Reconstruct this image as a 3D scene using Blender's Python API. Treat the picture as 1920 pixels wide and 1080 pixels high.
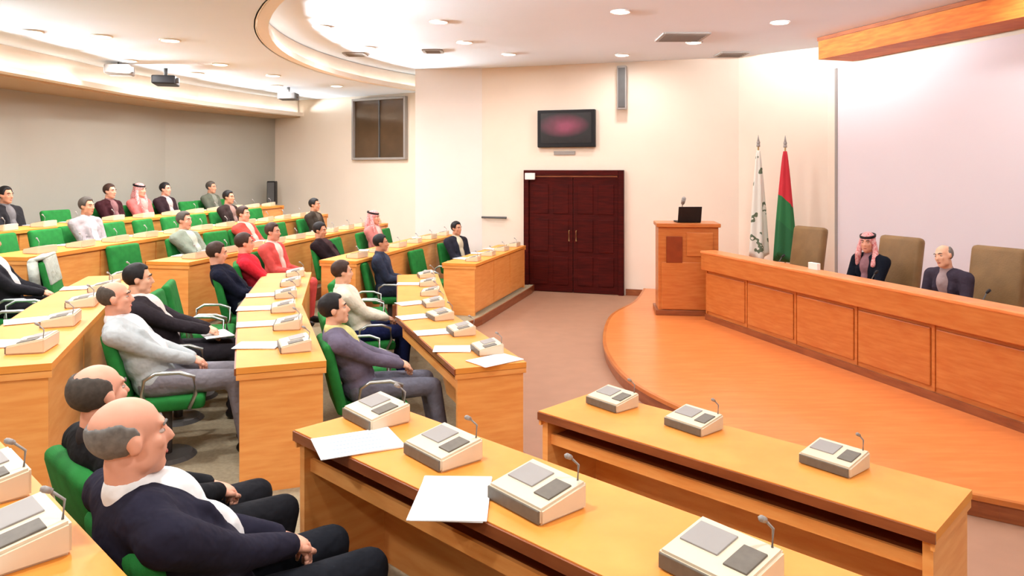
import bpy, bmesh, math, random
from mathutils import Vector, Matrix
random.seed(7)
for o in list(bpy.data.objects): bpy.data.objects.remove(o)
S = bpy.context.scene
C = S.collection

# ------------------------------------------------------------------ camera
cam = bpy.data.cameras.new('camera'); co = bpy.data.objects.new('camera', cam); C.objects.link(co)
co.location = (0, 0, 2.35); co.rotation_euler = (math.pi/2, 0, 0)
cam.sensor_width = 36; cam.lens = 26.25; cam.shift_y = -0.1146; cam.clip_start = 0.05
S.camera = co
# ------------------------------------------------------------------ world, exposure
w = bpy.data.worlds.new('world'); S.world = w; w.use_nodes = True
w.node_tree.nodes['Background'].inputs[0].default_value = (1, .95, .88, 1)
w.node_tree.nodes['Background'].inputs[1].default_value = 0.3
S.view_settings.view_transform = 'Standard'; S.view_settings.look = 'None'
S.view_settings.gamma = 1; S.view_settings.use_curve_mapping = False
S.view_settings.exposure = 0.0
LAMP_W = 24          # watts of one downlight over the stage side
SEAT_W = 50          # watts of one downlight over the seats
LAMP_COL = (.97, .97, 1.0)
COVE = 3.0            # strength of the added cove strips
COVE_W = 29          # watts of one added cove lamp over the stage side
COVE_WS = 16         # watts of one added cove lamp at the bulkhead
EYE = Vector((0, 0, 2.35))

# ------------------------------------------------------------------ materials
def lin(c):
    return tuple((x/255/12.92 if x/255 <= .04045 else ((x/255+.055)/1.055)**2.4) for x in c)
MATS = {}
def mat(name, rgb, rough=.6, spec=.3, metal=0, noise=0, nscale=8, bump=0, bscale=200, emit=0, coat=0, stretch=None, rgb2=None):
    if name in MATS: return MATS[name]
    m = bpy.data.materials.new(name); m.use_nodes = True
    nt = m.node_tree; b = nt.nodes['Principled BSDF']
    c = lin(rgb); b.inputs['Base Color'].default_value = (*c, 1)
    b.inputs['Roughness'].default_value = rough; b.inputs['Metallic'].default_value = metal
    b.inputs['Specular IOR Level'].default_value = spec
    b.inputs['Coat Weight'].default_value = coat
    if noise or rgb2 or bump:
        tc = nt.nodes.new('ShaderNodeTexCoord'); mp = nt.nodes.new('ShaderNodeMapping')
        nt.links.new(tc.outputs['Object'], mp.inputs[0])
        if stretch: mp.inputs['Scale'].default_value = stretch
    if noise or rgb2:
        n = nt.nodes.new('ShaderNodeTexNoise'); n.inputs['Scale'].default_value = nscale; n.inputs['Detail'].default_value = 5
        nt.links.new(mp.outputs[0], n.inputs['Vector'])
        r = nt.nodes.new('ShaderNodeValToRGB')
        c2 = lin(rgb2) if rgb2 else tuple(x*(1-noise) for x in c)
        r.color_ramp.elements[0].position = .35; r.color_ramp.elements[1].position = .68
        r.color_ramp.elements[0].color = (*c2, 1); r.color_ramp.elements[1].color = (*c, 1)
        nt.links.new(n.outputs[0], r.inputs[0]); nt.links.new(r.outputs[0], b.inputs['Base Color'])
    if bump:
        n2 = nt.nodes.new('ShaderNodeTexNoise'); n2.inputs['Scale'].default_value = bscale
        nt.links.new(mp.outputs[0], n2.inputs['Vector'])
        bp = nt.nodes.new('ShaderNodeBump'); bp.inputs['Strength'].default_value = bump; bp.inputs['Distance'].default_value = .02 if bscale < 50 else .01
        nt.links.new(n2.outputs[0], bp.inputs['Height']); nt.links.new(bp.outputs[0], b.inputs['Normal'])
    if emit:
        b.inputs['Emission Color'].default_value = (*c, 1); b.inputs['Emission Strength'].default_value = emit
    MATS[name] = m
    return m
def wood(name, a, b_, rough=.35, scale=3.0, coat=.15):
    return mat(name, a, rough=rough, spec=.35, rgb2=b_, nscale=scale, stretch=(1.2, 1.2, 9), coat=coat)
W_DESK = wood('honey wood', (246, 174, 98), (236, 154, 78))
W_TOP = wood('desk top wood', (238, 158, 70), (230, 146, 58), rough=.5, coat=0)
W_PRES = wood('presidium wood', (198, 122, 60), (184, 102, 44), rough=.35)
W_STAGE = mat('stage parquet', (230, 138, 74), rough=.3, spec=.4, rgb2=(220, 124, 60), nscale=3, stretch=(1, 6, 1), coat=.1)
W_DARK = wood('dark red wood', (76, 14, 8), (54, 7, 4), rough=.6, coat=0)
W_DARK.node_tree.nodes['Principled BSDF'].inputs['Specular IOR Level'].default_value = .12
W_EDGE = wood('brown edge wood', (150, 84, 46), (128, 66, 34))
M_WALL = mat('cream wall', (240, 226, 208), rough=.85, spec=.1, noise=.03, nscale=1.5)
M_WALLW = mat('white pillar paint', (240, 234, 226), rough=.85, spec=.1, noise=.02, nscale=2)
M_BACK = mat('grey green back wall', (172, 167, 154), rough=.9, spec=.1, noise=.04, nscale=1)
M_CEIL = mat('ceiling paint', (224, 232, 240), rough=.9, spec=.1, noise=.02, nscale=1)
M_BULK = mat('bulkhead paint', (238, 228, 214), rough=.9, spec=.1, noise=.02)
M_FLOOR = mat('pinkish floor tile', (168, 126, 100), rough=.5, spec=.3, noise=.08, nscale=4)
M_CARPET = mat('olive carpet', (170, 156, 128), rough=.95, spec=.05, noise=.2, nscale=40, bump=.3, bscale=300)
M_SCREEN = mat('screen cloth', (226, 218, 222), rough=.8, spec=.1, noise=.015, nscale=1)
M_GREEN = mat('green upholstery', (40, 128, 56), rough=.8, spec=.15, noise=.3, nscale=10, bump=.2, bscale=350)
M_OLIVE = mat('olive brown leather', (138, 106, 66), rough=.5, spec=.3, noise=.2, nscale=5, bump=.2, bscale=60)
M_CHROME = mat('brushed metal', (190, 195, 190), rough=.3, metal=.9, noise=.05)
M_BLACK = mat('black plastic', (24, 22, 24), rough=.45, noise=.2)
M_DGREY = mat('dark grey plastic', (92, 90, 88), rough=.5, noise=.1)
M_GREY = mat('grey plastic', (158, 152, 146), rough=.5, noise=.05)
M_BEIGE = mat('beige console plastic', (226, 208, 180), rough=.5, noise=.04)
M_CONS = mat('console front grey', (112, 104, 92), rough=.5, noise=.15, nscale=40)
M_WHITE = mat('white plastic', (240, 236, 230), rough=.5, noise=.02)
M_PAPER = mat('white paper', (246, 246, 246), rough=.8, spec=.1, noise=.01)
M_PRINT = mat('pale blue print', (150, 170, 205), rough=.8, spec=.1, noise=.1)
M_PLAQ = mat('brown plaque', (138, 58, 22), rough=.4, noise=.2)
M_GLASS = mat('brown tinted glass', (96, 74, 52), rough=.12, spec=.5, rgb2=(74, 58, 42), nscale=1.2)
M_VENT = mat('vent grey', (132, 122, 112), rough=.6, noise=.1)
M_GOLD = mat('brass', (190, 160, 110), rough=.35, metal=.7, noise=.05)
M_LENS = mat('lamp lens', (255, 244, 226), emit=14)
SKIN = {'a': mat('skin light', (236, 182, 150), rough=.55, noise=.1, nscale=12), 'b': mat('skin tan', (212, 152, 120), rough=.55, noise=.1, nscale=12),
        'c': mat('skin ruddy', (234, 170, 142), rough=.55, noise=.12, nscale=10)}
HAIR = {'black': mat('black hair', (28, 24, 24), rough=.6, noise=.3, nscale=60), 'grey': mat('grey hair', (124, 120, 114), rough=.7, noise=.3, nscale=60),
        'dgrey': mat('dark grey hair', (82, 74, 66), rough=.7, noise=.3, nscale=60), 'brown': mat('brown hair', (66, 44, 34), rough=.6, noise=.3, nscale=60)}
def cloth(name, rgb): return mat('cloth ' + name, rgb, rough=.85, spec=.1, noise=.14, nscale=9, bump=.8, bscale=14)
M_EYEW = mat('eye white', (196, 176, 164), rough=.3, noise=.02); M_EYED = mat('eye dark', (40, 28, 22), rough=.2, noise=.1)
M_LIP = mat('lip', (176, 96, 86), rough=.5, noise=.05)
M_SHOE = mat('black shoe leather', (22, 20, 20), rough=.35, noise=.1)

# ------------------------------------------------------------------ mesh helpers
def newmesh(name, bm, smooth=False):
    me = bpy.data.meshes.new(name)
    bmesh.ops.recalc_face_normals(bm, faces=bm.faces)
    bm.to_mesh(me); bm.free()
    if smooth:
        for p in me.polygons: p.use_smooth = True
    return me
def link(name, me, m=None, parent=None, objmat=False):
    o = bpy.data.objects.new(name, me); C.objects.link(o)
    if m is not None:
        if objmat:
            if not me.materials: me.materials.append(None)
            o.material_slots[0].link = 'OBJECT'; o.material_slots[0].material = m
        elif not me.materials: me.materials.append(m)
    o.parent = parent
    return o
def obj(name, bm, m, parent=None, smooth=False):
    return link(name, newmesh(name, bm, smooth), m, parent)
def tag(o, label, cat, group=None):
    o['label'] = label; o['category'] = cat
    if group: o['group'] = group
    return o
def struct(o): o['kind'] = 'structure'; return o
def empty(name, loc, rz=0):
    o = bpy.data.objects.new(name, None); C.objects.link(o); o.location = loc; o.rotation_euler = (0, 0, rz)
    o.empty_display_size = .1
    return o
def thing(name, label, cat, loc=(0, 0, 0), rz=0, group=None):
    return tag(empty(name, loc, rz), label, cat, group)
def box(bm, c, s, M=None, bev=0, seg=2):
    r = bmesh.ops.create_cube(bm, size=1, matrix=Matrix.Translation(c) @ Matrix.Diagonal((*s, 1)))
    vs = r['verts']
    if bev:
        es = list({e for v in vs for e in v.link_edges})
        rb = bmesh.ops.bevel(bm, geom=es, offset=bev, segments=seg, affect='EDGES', profile=.5)
        vs = list({v for v in vs if v.is_valid} | set(rb['verts']))
    if M is not None: bmesh.ops.transform(bm, matrix=M, verts=vs)
    return vs
def bx(c, s, M=None, bev=0, seg=2):
    bm = bmesh.new(); box(bm, c, s, M, bev, seg); return bm
def frame_to(d):
    d = Vector(d).normalized()
    return d.to_track_quat('Z', 'Y').to_matrix().to_4x4()
def cone(bm, a, b, r1, r2, seg=12):
    a, b = Vector(a), Vector(b); L = (b-a).length
    if L < 1e-6: return
    bmesh.ops.create_cone(bm, cap_ends=True, segments=seg, radius1=r1, radius2=r2, depth=L,
        matrix=Matrix.Translation((a+b)/2) @ frame_to(b-a))
def ball(bm, c, r, M=None, sub=2):
    if not hasattr(r, '__len__'): r = (r, r, r)
    m = Matrix.Translation(c) @ Matrix.Diagonal((*r, 1))
    if M is not None: m = M @ m
    bmesh.ops.create_icosphere(bm, subdivisions=sub, radius=1, matrix=m)
def limb(bm, pts, rad, seg=12, sub=2):
    for i in range(len(pts)):
        ball(bm, pts[i], rad[i], sub=sub)
        if i: cone(bm, pts[i-1], pts[i], rad[i-1], rad[i], seg)
def tube(bm, pts, r, seg=8, caps=True):
    pts = [Vector(p) for p in pts]; rings = []
    for i, p in enumerate(pts):
        t = (pts[min(i+1, len(pts)-1)] - pts[max(i-1, 0)]).normalized()
        q = frame_to(t); rr = r[i] if hasattr(r, '__len__') else r
        rings.append([bm.verts.new(p + (q @ Vector((rr*math.cos(2*math.pi*k/seg), rr*math.sin(2*math.pi*k/seg), 0)))) for k in range(seg)])
    for a, b in zip(rings, rings[1:]):
        for k in range(seg): bm.faces.new((a[k], a[(k+1) % seg], b[(k+1) % seg], b[k]))
    if caps: bm.faces.new(rings[0][::-1]); bm.faces.new(rings[-1])
def prism(bm, poly, z0, z1):
    a = [bm.verts.new((x, y, z0)) for x, y in poly]; b = [bm.verts.new((x, y, z1)) for x, y in poly]
    bm.faces.new(a[::-1]); bm.faces.new(b); n = len(poly)
    for i in range(n): bm.faces.new((a[i], a[(i+1) % n], b[(i+1) % n], b[i]))
def prism_obj(name, poly, z0, z1, m, parent=None, org=(0, 0)):
    bm = bmesh.new(); prism(bm, [(x-org[0], y-org[1]) for x, y in poly], z0, z1); return obj(name, bm, m, parent)
def offset(pts, d):
    """offset a 2D polyline to the right of travel by d (mitred)"""
    P = [Vector(p) for p in pts]; out = []
    for i, p in enumerate(P):
        ns = []
        if i: t = (P[i]-P[i-1]).normalized(); ns.append(Vector((t.y, -t.x)))
        if i < len(P)-1: t = (P[i+1]-P[i]).normalized(); ns.append(Vector((t.y, -t.x)))
        n = sum(ns, Vector((0, 0))).normalized(); k = d/max(.3, n.dot(ns[0]))
        out.append((p.x+n.x*k, p.y+n.y*k))
    return out
def seg_box(bm, p, q, thick, z0, z1, side=0):
    """upright board from p to q, thickness centred (side 0) or to the left of travel (side 1)"""
    p, q = Vector(p), Vector(q); t = (q-p).normalized(); n = Vector((-t.y, t.x))
    a0 = n*(thick if side else thick/2); a1 = n*(0 if side else -thick/2)
    prism(bm, [(p+a1)[:], (q+a1)[:], (q+a0)[:], (p+a0)[:]], z0, z1)
def along(pts, s):
    P = [Vector(p) for p in pts]
    for a, b in zip(P, P[1:]):
        L = (b-a).length
        if s <= L or b == P[-1]:
            t = (b-a)/L; return a+t*s, t
        s -= L
def plen(pts): return sum((Vector(b)-Vector(a)).length for a, b in zip(pts, pts[1:]))

# ------------------------------------------------------------------ plan of the hall
V0, V1, V2, V3, V4 = (-5.87, 18.5), (-2.1, 16.3), (-.64, 14.985), (4.09, 13.47), (5.2, 12.3)
D = Vector((.287, -.958)).normalized()          # along the screen wall, towards the right of the hall
N = Vector((-D.y, D.x))                          # towards the screen wall
V5 = (8.93, -.15)
BACK = [(5.5, -4.2), (0, -5), (-5, -2.5), (-7.5, 1.5), (-8.3, 6), (-8.2, 9), (-7.9, 12), (-7.2, 15.5), V0]
ROOM = [V0, V1, (-1.95, 15.9), V2, V3, V4, V5] + BACK[:-1]
H = 4.4; HA = 4.05; HB = 3.66

floor = struct(prism_obj('floor', ROOM, -.2, 0, M_FLOOR))
def wall(name, pts, m, z0=0, z1=H):
    bm = bmesh.new()
    for p, q in zip(pts, pts[1:]): seg_box(bm, p, q, .15, z0, z1, side=1)
    return struct(obj(name, bm, m))
wall('wall_left', [V0, V1, (-1.95, 16.2)], M_WALL)
wall('wall_door', [V2, V3], M_WALL)
wall('wall_corner', [V3, V4], M_WALL)
wall('wall_front', [V4, V5], M_WALL)
wall('wall_right', [V5, BACK[0], BACK[1]], M_WALL)
wall('wall_back', BACK[1:], M_BACK)
bm = bmesh.new(); prism(bm, [(-1.95, 15.05), (-.6, 14.97), (-.6, 15.3), (-1.95, 16.3)], 0, H); struct(obj('wall_pillar', bm, M_WALLW))
struct(prism_obj('ceiling', ROOM, H, H+.15, M_CEIL))
# lower ceiling over the seats with a curved edge
cc, R = Vector((4.8, 11.4)), 8.25
arc = [(cc.x+R*math.cos(a), cc.y+R*math.sin(a)) for a in [math.radians(143+ (290-143)*i/48) for i in range(49)]]
arc = [p for p in arc if p[1] > 3.0]
low = [(-2.1, 16.25)] + arc + [(8.0, 3.4), (8.9, 0)] + BACK[:-1] + [(-5.87, 18.45)]
struct(prism_obj('ceiling_lower', low, HA, H-.002, M_CEIL))
bm = bmesh.new()
for p, q in zip(arc, arc[1:]): seg_box(bm, p, q, .03, HA-.0, H-.01)
struct(obj('trim_1', bm, M_BULK))
def cove(pts, z, side, label, watts):  # ledge, strip and lamps added to brighten the ceiling
    t = thing('added_cove_light', label, 'cove light', (pts[0][0], pts[0][1], z))
    o0 = pts[0]; P_ = [(x-o0[0], y-o0[1]) for x, y in pts]
    bm = bmesh.new(); prism(bm, offset(P_, side*.02) + offset(P_, side*.15)[::-1], 0, .02); obj('ledge', bm, M_BULK, t)
    bm = bmesh.new(); q = offset(P_, side*.142)
    for a, b2 in zip(q, q[1:]): seg_box(bm, a, b2, .016, .02, .085)
    obj('lip', bm, M_BULK, t)
    bm = bmesh.new(); prism(bm, offset(P_, side*.08) + offset(P_, side*.125)[::-1], .04, .052); obj('light_strip', bm, M_COVE, t)
    ld = bpy.data.lights.new('cove_fill_lamp', 'AREA'); ld.shape = 'RECTANGLE'; ld.size = .9; ld.size_y = .05; ld.energy = watts; ld.color = (.88, .95, 1.0); ld.spread = math.radians(40)  # fill lamps added to throw cool light across the ceiling
    q = offset(P_, side*.09); n_ = int(plen(q)/1.1)
    for i in range(n_):
        p_, t_ = along(q, (i+.5)*plen(q)/n_); inw = Vector((t_.y, -t_.x))*side
        z_ = -Vector((inw.x*.985, inw.y*.985, .17)); x_ = Vector((t_.x, t_.y, 0)); y_ = z_.cross(x_).normalized(); z_.normalize()
        l = bpy.data.objects.new('lamp', ld); C.objects.link(l); l.parent = t
        M_ = Matrix((x_, y_, z_)).transposed().to_4x4(); M_.translation = (p_.x, p_.y, .075); l.matrix_local = M_
M_COVE = mat('cove fill strip', (255, 250, 246), emit=COVE)
cove(arc[:-4], HA+.0, 1 if offset(arc, 1)[5][0] > arc[5][0] else -1, 'added cove ledge lighting the ceiling along the curved step', COVE_W)
# bulkhead in front of the back wall
bulk = [(-5.17, 18.05), (-5.75, 16.6), (-6.3, 15.0), (-6.7, 12.9), (-6.85, 10), (-6.9, 8), (-6.8, 5.5), (-6.1, 1.8), (-4.2, -1.4), (0, -3.6), (5.2, -3.0)]
struct(prism_obj('trim_2', bulk + [(5.5, -4.2), (0, -5), (-5, -2.5), (-7.5, 1.5), (-8.3, 6), (-8.2, 9), (-7.9, 12), (-7.2, 15.5), (-5.87, 18.45)], HB, HA-.002, M_BULK))
cove(bulk[:8], HB, 1 if offset(bulk, 1)[4][0] > bulk[4][0] else -1, 'added cove ledge lighting the ceiling from the back bulkhead foot', COVE_WS)
struct(prism_obj('ceiling_back', offset(bulk, -.06)[:1] + offset(bulk, .06) + [(5.5, -4.2), (0, -5), (-5, -2.5), (-7.5, 1.5), (-8.3, 6), (-8.2, 9), (-7.9, 12), (-7.2, 15.5), (-5.87, 18.4)], HB-.03, HB-.001, mat('tan soffit', (190, 164, 134), rough=.9, noise=.05)))

# ------------------------------------------------------------------ seating plan: centre lines of the desks (front is to the right of travel)
DEP = .55
FZ = {1: .12, 2: .32, 3: .50, 4: .66, 5: .80}
B = {1: [(1.87, 3.15), (.35, 4.64)], 2: [(1.15, 1.8), (-.84, 3.74)], 3: [(-.77, 1.33), (-2.25, 2.77)]}
L = {1: [(-.15, 5.48), (-.85, 7.35), (-1.3, 10.3)], 2: [(-1.46, 4.74), (-2.2, 6.8), (-2.7, 9.0)], 3: [(-2.77, 3.98), (-3.5, 5.95), (-3.95, 7.5)]}
T = {1: [(-.82, 11.5), (0, 14.35)], 2: [(-2.38, 10.2), (-1.35, 14.5)], 3: [(-3.97, 8.6), (-3.2, 12.8), (-2.75, 15.0)],
     4: [(-5.25, 7.7), (-5.0, 10.0), (-4.5, 12.8), (-4.05, 15.4)], 5: [(-6.6, 8.3), (-6.3, 10.5), (-5.8, 12.8), (-5.35, 15.4), (-5.2, 16.2)]}
front = {1: [(6.2, -.9)] + offset(B[1], .42) + offset(L[1], .36) + offset(T[1], .36) + [(.42, 14.62)],
         2: [(5.2, -2.1)] + offset(B[2], .36) + offset(L[2], .33) + offset(T[2], .33) + [(-1.1, 14.98)],
         3: [(2.0, -1.3)] + offset(B[3], .36) + offset(L[3], .33) + offset(T[3], .33) + [(-2.2, 15.9)],
         4: [(1.0, -2.4), (-1.9, -.1), (-3.6, 2.2), (-4.4, 4.5), (-4.95, 6.9)] + offset(T[4], .33) + [(-3.6, 17.0)],
         5: [(.5, -3.8), (-3.2, -1.2), (-4.8, 1.8), (-5.9, 5), (-6.2, 7.5)] + offset(T[5], .33) + [(-4.75, 17.7)]}
tail = {1: [V2, (-1.95, 15.9), V1, V0], 2: [(-1.9, 15.0), (-1.95, 15.9), V1, V0], 3: [V1, V0], 4: [V0], 5: [V0]}
head_ = {1: [(8.0, -2.0), BACK[0], BACK[1]], 2: [BACK[0], BACK[1]], 3: [(2.5, -4.6), BACK[1]], 4: [(1.0, -4.8), BACK[1]], 5: [(.5, -4.9), BACK[1]]}
for k in range(1, 6):
    poly = front[k] + tail[k] + BACK[:-1][::-1][:-2] + head_[k][::-1]
    struct(prism_obj('floor_tier', poly, (FZ[k-1]-.02 if k > 1 else .001), FZ[k], M_CARPET))
    bm = bmesh.new()
    f = offset(front[k], .012)
    for p, q in zip(f, f[1:]): seg_box(bm, p, q, .022, (FZ[k-1]+.001 if k > 1 else .002), FZ[k]+.004)
    struct(obj('trim_%d' % (k+2), bm, W_EDGE))

# ------------------------------------------------------------------ stage
SZ = .15
curve = [(2.5, 13.95), (2.1, 12.6), (1.55, 11.4), (1.25, 9.94), (1.18, 8.8), (1.29, 7.75), (1.66, 6.8), (2.24, 5.85), (2.83, 5.34), (3.38, 4.95), (4.2, 4.5), (5.6, 4.15), (7.6, 4.1)]
def smooth_curve(P, n=6):
    P = [Vector(p) for p in P]; out = []
    for i in range(len(P)-1):
        p0, p1, p2, p3 = P[max(i-1, 0)], P[i], P[i+1], P[min(i+2, len(P)-1)]
        for k in range(n):
            t = k/n
            q = .5*((2*p1)+(p2-p0)*t+(2*p0-5*p1+4*p2-p3)*t*t+(3*p1-p0-3*p2+p3)*t**3); out.append((q.x, q.y))
    return out + [P[-1][:]]
sc = smooth_curve(curve)
st = struct(prism_obj('floor_stage', sc + [V4, V3], .001, SZ, W_STAGE))
bm = bmesh.new()
so = offset(sc, .012)
for p, q in zip(so, so[1:]): seg_box(bm, p, q, .024, .002, SZ-.035)
struct(obj('trim_8', bm, W_EDGE))
bm = bmesh.new()
for p, q in zip(offset(sc, .02), offset(sc, .02)[1:]): seg_box(bm, p, q, .04, SZ-.034, SZ+.002)
struct(obj('trim_9', bm, W_PRES))

# pelmet beam above the screen
b0 = Vector((4.72, 11.5)); b1 = b0 + D*11
wz = .64
t1 = struct(prism_obj('trim_10', [b0[:], b1[:], (b1+N*wz)[:], (b0+N*wz)[:]], 4.06, H-.002, wood('pelmet wood', (206, 116, 44), (184, 92, 28), rough=.6, coat=0)))
bm = bmesh.new(); seg_box(bm, b0-N*.012, b1-N*.012, .024, H-.06, H-.004); struct(obj('trim_11', bm, W_EDGE))

# projection screen
s0 = Vector(V4) + D*.28 - N*.03; s1 = s0 + D*8.5
t = thing('projection_screen', 'large pale projection screen on the wall behind the head table', 'screen', (*s0, .6))
def world_bm(root, fn):
    bm = bmesh.new(); fn(bm); bmesh.ops.translate(bm, verts=bm.verts, vec=-root.location); return bm
obj('screen_cloth', world_bm(t, lambda bm: seg_box(bm, s0, s1, .02, .6, 4.0)), M_SCREEN, t)
obj('frame_edge', world_bm(t, lambda bm: seg_box(bm, s0-D*.05, s0, .05, .6, 4.0)), M_GREY, t)
obj('bottom_bar', world_bm(t, lambda bm: seg_box(bm, s0, s1, .04, .55, .6)), M_GREY, t)

# ------------------------------------------------------------------ door wall fittings
wd = (Vector(V3)-Vector(V2)).normalized(); wr = math.atan2(wd.y, wd.x)
def on_wall(s, z, off=0):
    p = Vector(V2) + wd*s + Vector((wd.y, -wd.x))*off
    return (p.x, p.y, z)
d = struct(empty('door_1', on_wall(1.92, 0), wr)); DW, DH = 1.96, 2.36
for x, w_, z, h in ((-DW/2+.05, .1, DH/2, DH), (DW/2-.05, .1, DH/2, DH)):
    obj('jamb', bx((x, -.05, z), (w_, .1, h), bev=.008), W_DARK, d)
obj('lintel', bx((0, -.05, DH-.05), (DW-.2, .1, .1), bev=.008), W_DARK, d)
for s in (-1, 1):
    lf = obj('leaf', bx((s*.44, -.03, 1.13), (.87, .045, 2.24), bev=.004), W_DARK, d)
    for pz, ph in ((.42, .55), (1.1, .62), (1.8, .56)):
        for px in (-.2, .2):
            obj('panel', bx((s*.44+px, -.058, pz), (.3, .016, ph), bev=.007), W_DARK, lf)
    bm = bmesh.new(); tube(bm, [(s*.07, -.06, 1.0), (s*.07, -.1, 1.0), (s*.07, -.1, 1.2), (s*.07, -.06, 1.2)], .01); obj('handle', bm, M_GOLD, lf)
obj('transom_strip', bx((0, -.06, 2.24), (DW-.24, .02, .03)), W_EDGE, d)
bm = bx((-.84, -.125, 2.24), (.2, .05, .13), bev=.01); o = obj('sensor_box', bm, M_WHITE); o.location = on_wall(1.92, 0); o.rotation_euler.z = wr
tag(o, 'small white box fixed to the top left of the door frame', 'sensor')
bm = bmesh.new(); box(bm, (.38, -.012, .06), (.9, .024, .12)); o = struct(obj('baseboard_door', bm, W_EDGE)); o.location = on_wall(.1-.0, .12); o.rotation_euler.z = wr
bm = bmesh.new(); box(bm, (.2, -.012, .06), (.4, .024, .12)); o = struct(obj('baseboard_stage', bm, W_EDGE)); o.location = on_wall(2.93, 0); o.rotation_euler.z = wr

# wall display above the door
t = thing('wall_display', 'black framed wall display with pink picture above the double door', 'display', on_wall(1.79, 3.16), wr)
obj('housing', bx((0, -.05, 0), (1.14, .1, .72), bev=.015), M_BLACK, t)
m = bpy.data.materials.new('display picture'); m.use_nodes = True; nt = m.node_tree; b_ = nt.nodes['Principled BSDF']
tc = nt.nodes.new('ShaderNodeTexCoord'); n = nt.nodes.new('ShaderNodeTexNoise'); n.inputs['Scale'].default_value = 2.6; n.inputs['Detail'].default_value = 2
nt.links.new(tc.outputs['Object'], n.inputs[0])
gr = nt.nodes.new('ShaderNodeTexGradient'); gr.gradient_type = 'SPHERICAL'
mp = nt.nodes.new('ShaderNodeMapping'); mp.inputs['Scale'].default_value = (1.9, 1, 4.2); mp.inputs['Location'].default_value = (.1, 0, -.25); nt.links.new(tc.outputs['Object'], mp.inputs[0]); nt.links.new(mp.outputs[0], gr.inputs[0])
mu = nt.nodes.new('ShaderNodeMath'); mu.operation = 'MULTIPLY'; nt.links.new(n.outputs[0], mu.inputs[0]); nt.links.new(gr.outputs[0], mu.inputs[1])
r = nt.nodes.new('ShaderNodeValToRGB'); r.color_ramp.elements[0].color = (*lin((40, 26, 26)), 1); r.color_ramp.elements[1].color = (*lin((215, 90, 120)), 1); r.color_ramp.elements[1].position = .45
nt.links.new(mu.outputs[0], r.inputs[0]); nt.links.new(r.outputs[0], b_.inputs['Emission Color']); b_.inputs['Emission Strength'].default_value = .55
b_.inputs['Base Color'].default_value = (.01, .01, .01, 1); b_.inputs['Roughness'].default_value = .2
obj('picture', bx((0, -.103, .01), (1.0, .006, .58)), m, t)
o = obj('wall_plate', bx((0, -.012, 0), (.42, .024, .07), bev=.006), M_GREY); o.location = on_wall(1.74, 2.69); o.rotation_euler.z = wr
tag(o, 'thin grey plate on the wall between the display and the door', 'sign')
t = thing('column_speaker', 'slim grey column loudspeaker hung high right of the display', 'loudspeaker', on_wall(2.88, 3.9), wr)
obj('cabinet', bx((0, -.14, 0), (.18, .13, .82), bev=.02), M_GREY, t)
obj('grille', bx((0, -.209, 0), (.13, .012, .74), bev=.004), M_DGREY, t)
bm = bmesh.new(); tube(bm, [(0, 0, .3), (0, -.08, .3)], .02); tube(bm, [(0, 0, -.3), (0, -.08, -.3)], .02); obj('bracket', bm, M_DGREY, t)
t = thing('wall_rail', 'short dark grey rail on the wall left of the door', 'rail', on_wall(.3, 1.42), wr)
bm = bmesh.new(); tube(bm, [(-.24, -.07, 0), (.28, -.07, 0)], .022); obj('bar', bm, M_DGREY, t)
for x in (-.2, .24):
    bm = bmesh.new(); tube(bm, [(x, 0, -.02), (x, -.07, 0)], .012, 6); obj('bracket', bm, M_DGREY, t)

# booth window
lw = (Vector(V1)-Vector(V0)).normalized(); lr = math.atan2(lw.y, lw.x)
p = Vector(V0) + lw*3.37
t = struct(empty('window_1', (p.x, p.y, 3.29), lr)); WW, WH = 1.5, 1.34
for x in (-WW/2, WW/2): obj('window_frame', bx((x, -.05, 0), (.05, .1, WH+.05), bev=.006), M_GREY, t)
for z in (-WH/2, WH/2): obj('window_frame', bx((0, -.05, z), (WW-.05, .1, .05), bev=.006), M_GREY, t)
for x in (-.36, .36): obj('pane', bx((x, -.03+.01*(x > 0), 0), (.72, .012, WH-.05)), M_GLASS, t)
obj('mullion', bx((0, -.035, 0), (.03, .05, WH-.05)), M_DGREY, t)

# ------------------------------------------------------------------ ceiling fittings
ring = bmesh.new(); tube(ring, [(.12*math.cos(a), .12*math.sin(a), -.008) for a in [2*math.pi*i/24 for i in range(25)]], .014, 6, caps=False)
ring_me = newmesh('trim_ring', ring, True); ring_me.materials.append(M_WHITE)
lens = bmesh.new(); bmesh.ops.create_cone(lens, cap_ends=True, segments=24, radius1=.1, radius2=.11, depth=.016, matrix=Matrix.Translation((0, 0, -.009)))
lens_me = newmesh('lens', lens); lens_me.materials.append(M_LENS)
LD = bpy.data.lights.new('downlight', 'AREA'); LD.shape = 'DISK'; LD.size = .24; LD.energy = LAMP_W; LD.color = LAMP_COL; LD.spread = math.radians(178)
LS = LD.copy(); LS.energy = SEAT_W
def downlight(x, y, z, label, group):
    t = thing('downlight', label, 'downlight', (x, y, z), 0, group)
    link('trim_ring', ring_me, None, t); link('lens', lens_me, None, t)
    l = bpy.data.objects.new('lamp', LS if z < H-.1 else LD); C.objects.link(l); l.parent = t; l.location = (0, 0, -.03)
seats_l = [(-5.84, 9.08), (-5.17, 9.4), (-4.44, 9.7), (-5.9, 11.5), (-4.65, 11.9), (-5.5, 13.0), (-4.25, 13.3), (-4.7, 14.9), (-3.5, 14.9), (-4.2, 7.0), (-5.4, 6.6), (-2.6, 4.6), (-4.4, 4.2), (-3.2, 1.6), (-1.0, 2.8), (-1.2, -.6), (1.2, 1.4), (2.2, -1.5), (4.6, .6)]  # the lamp before the booth window is added to brighten the side wall
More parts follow.
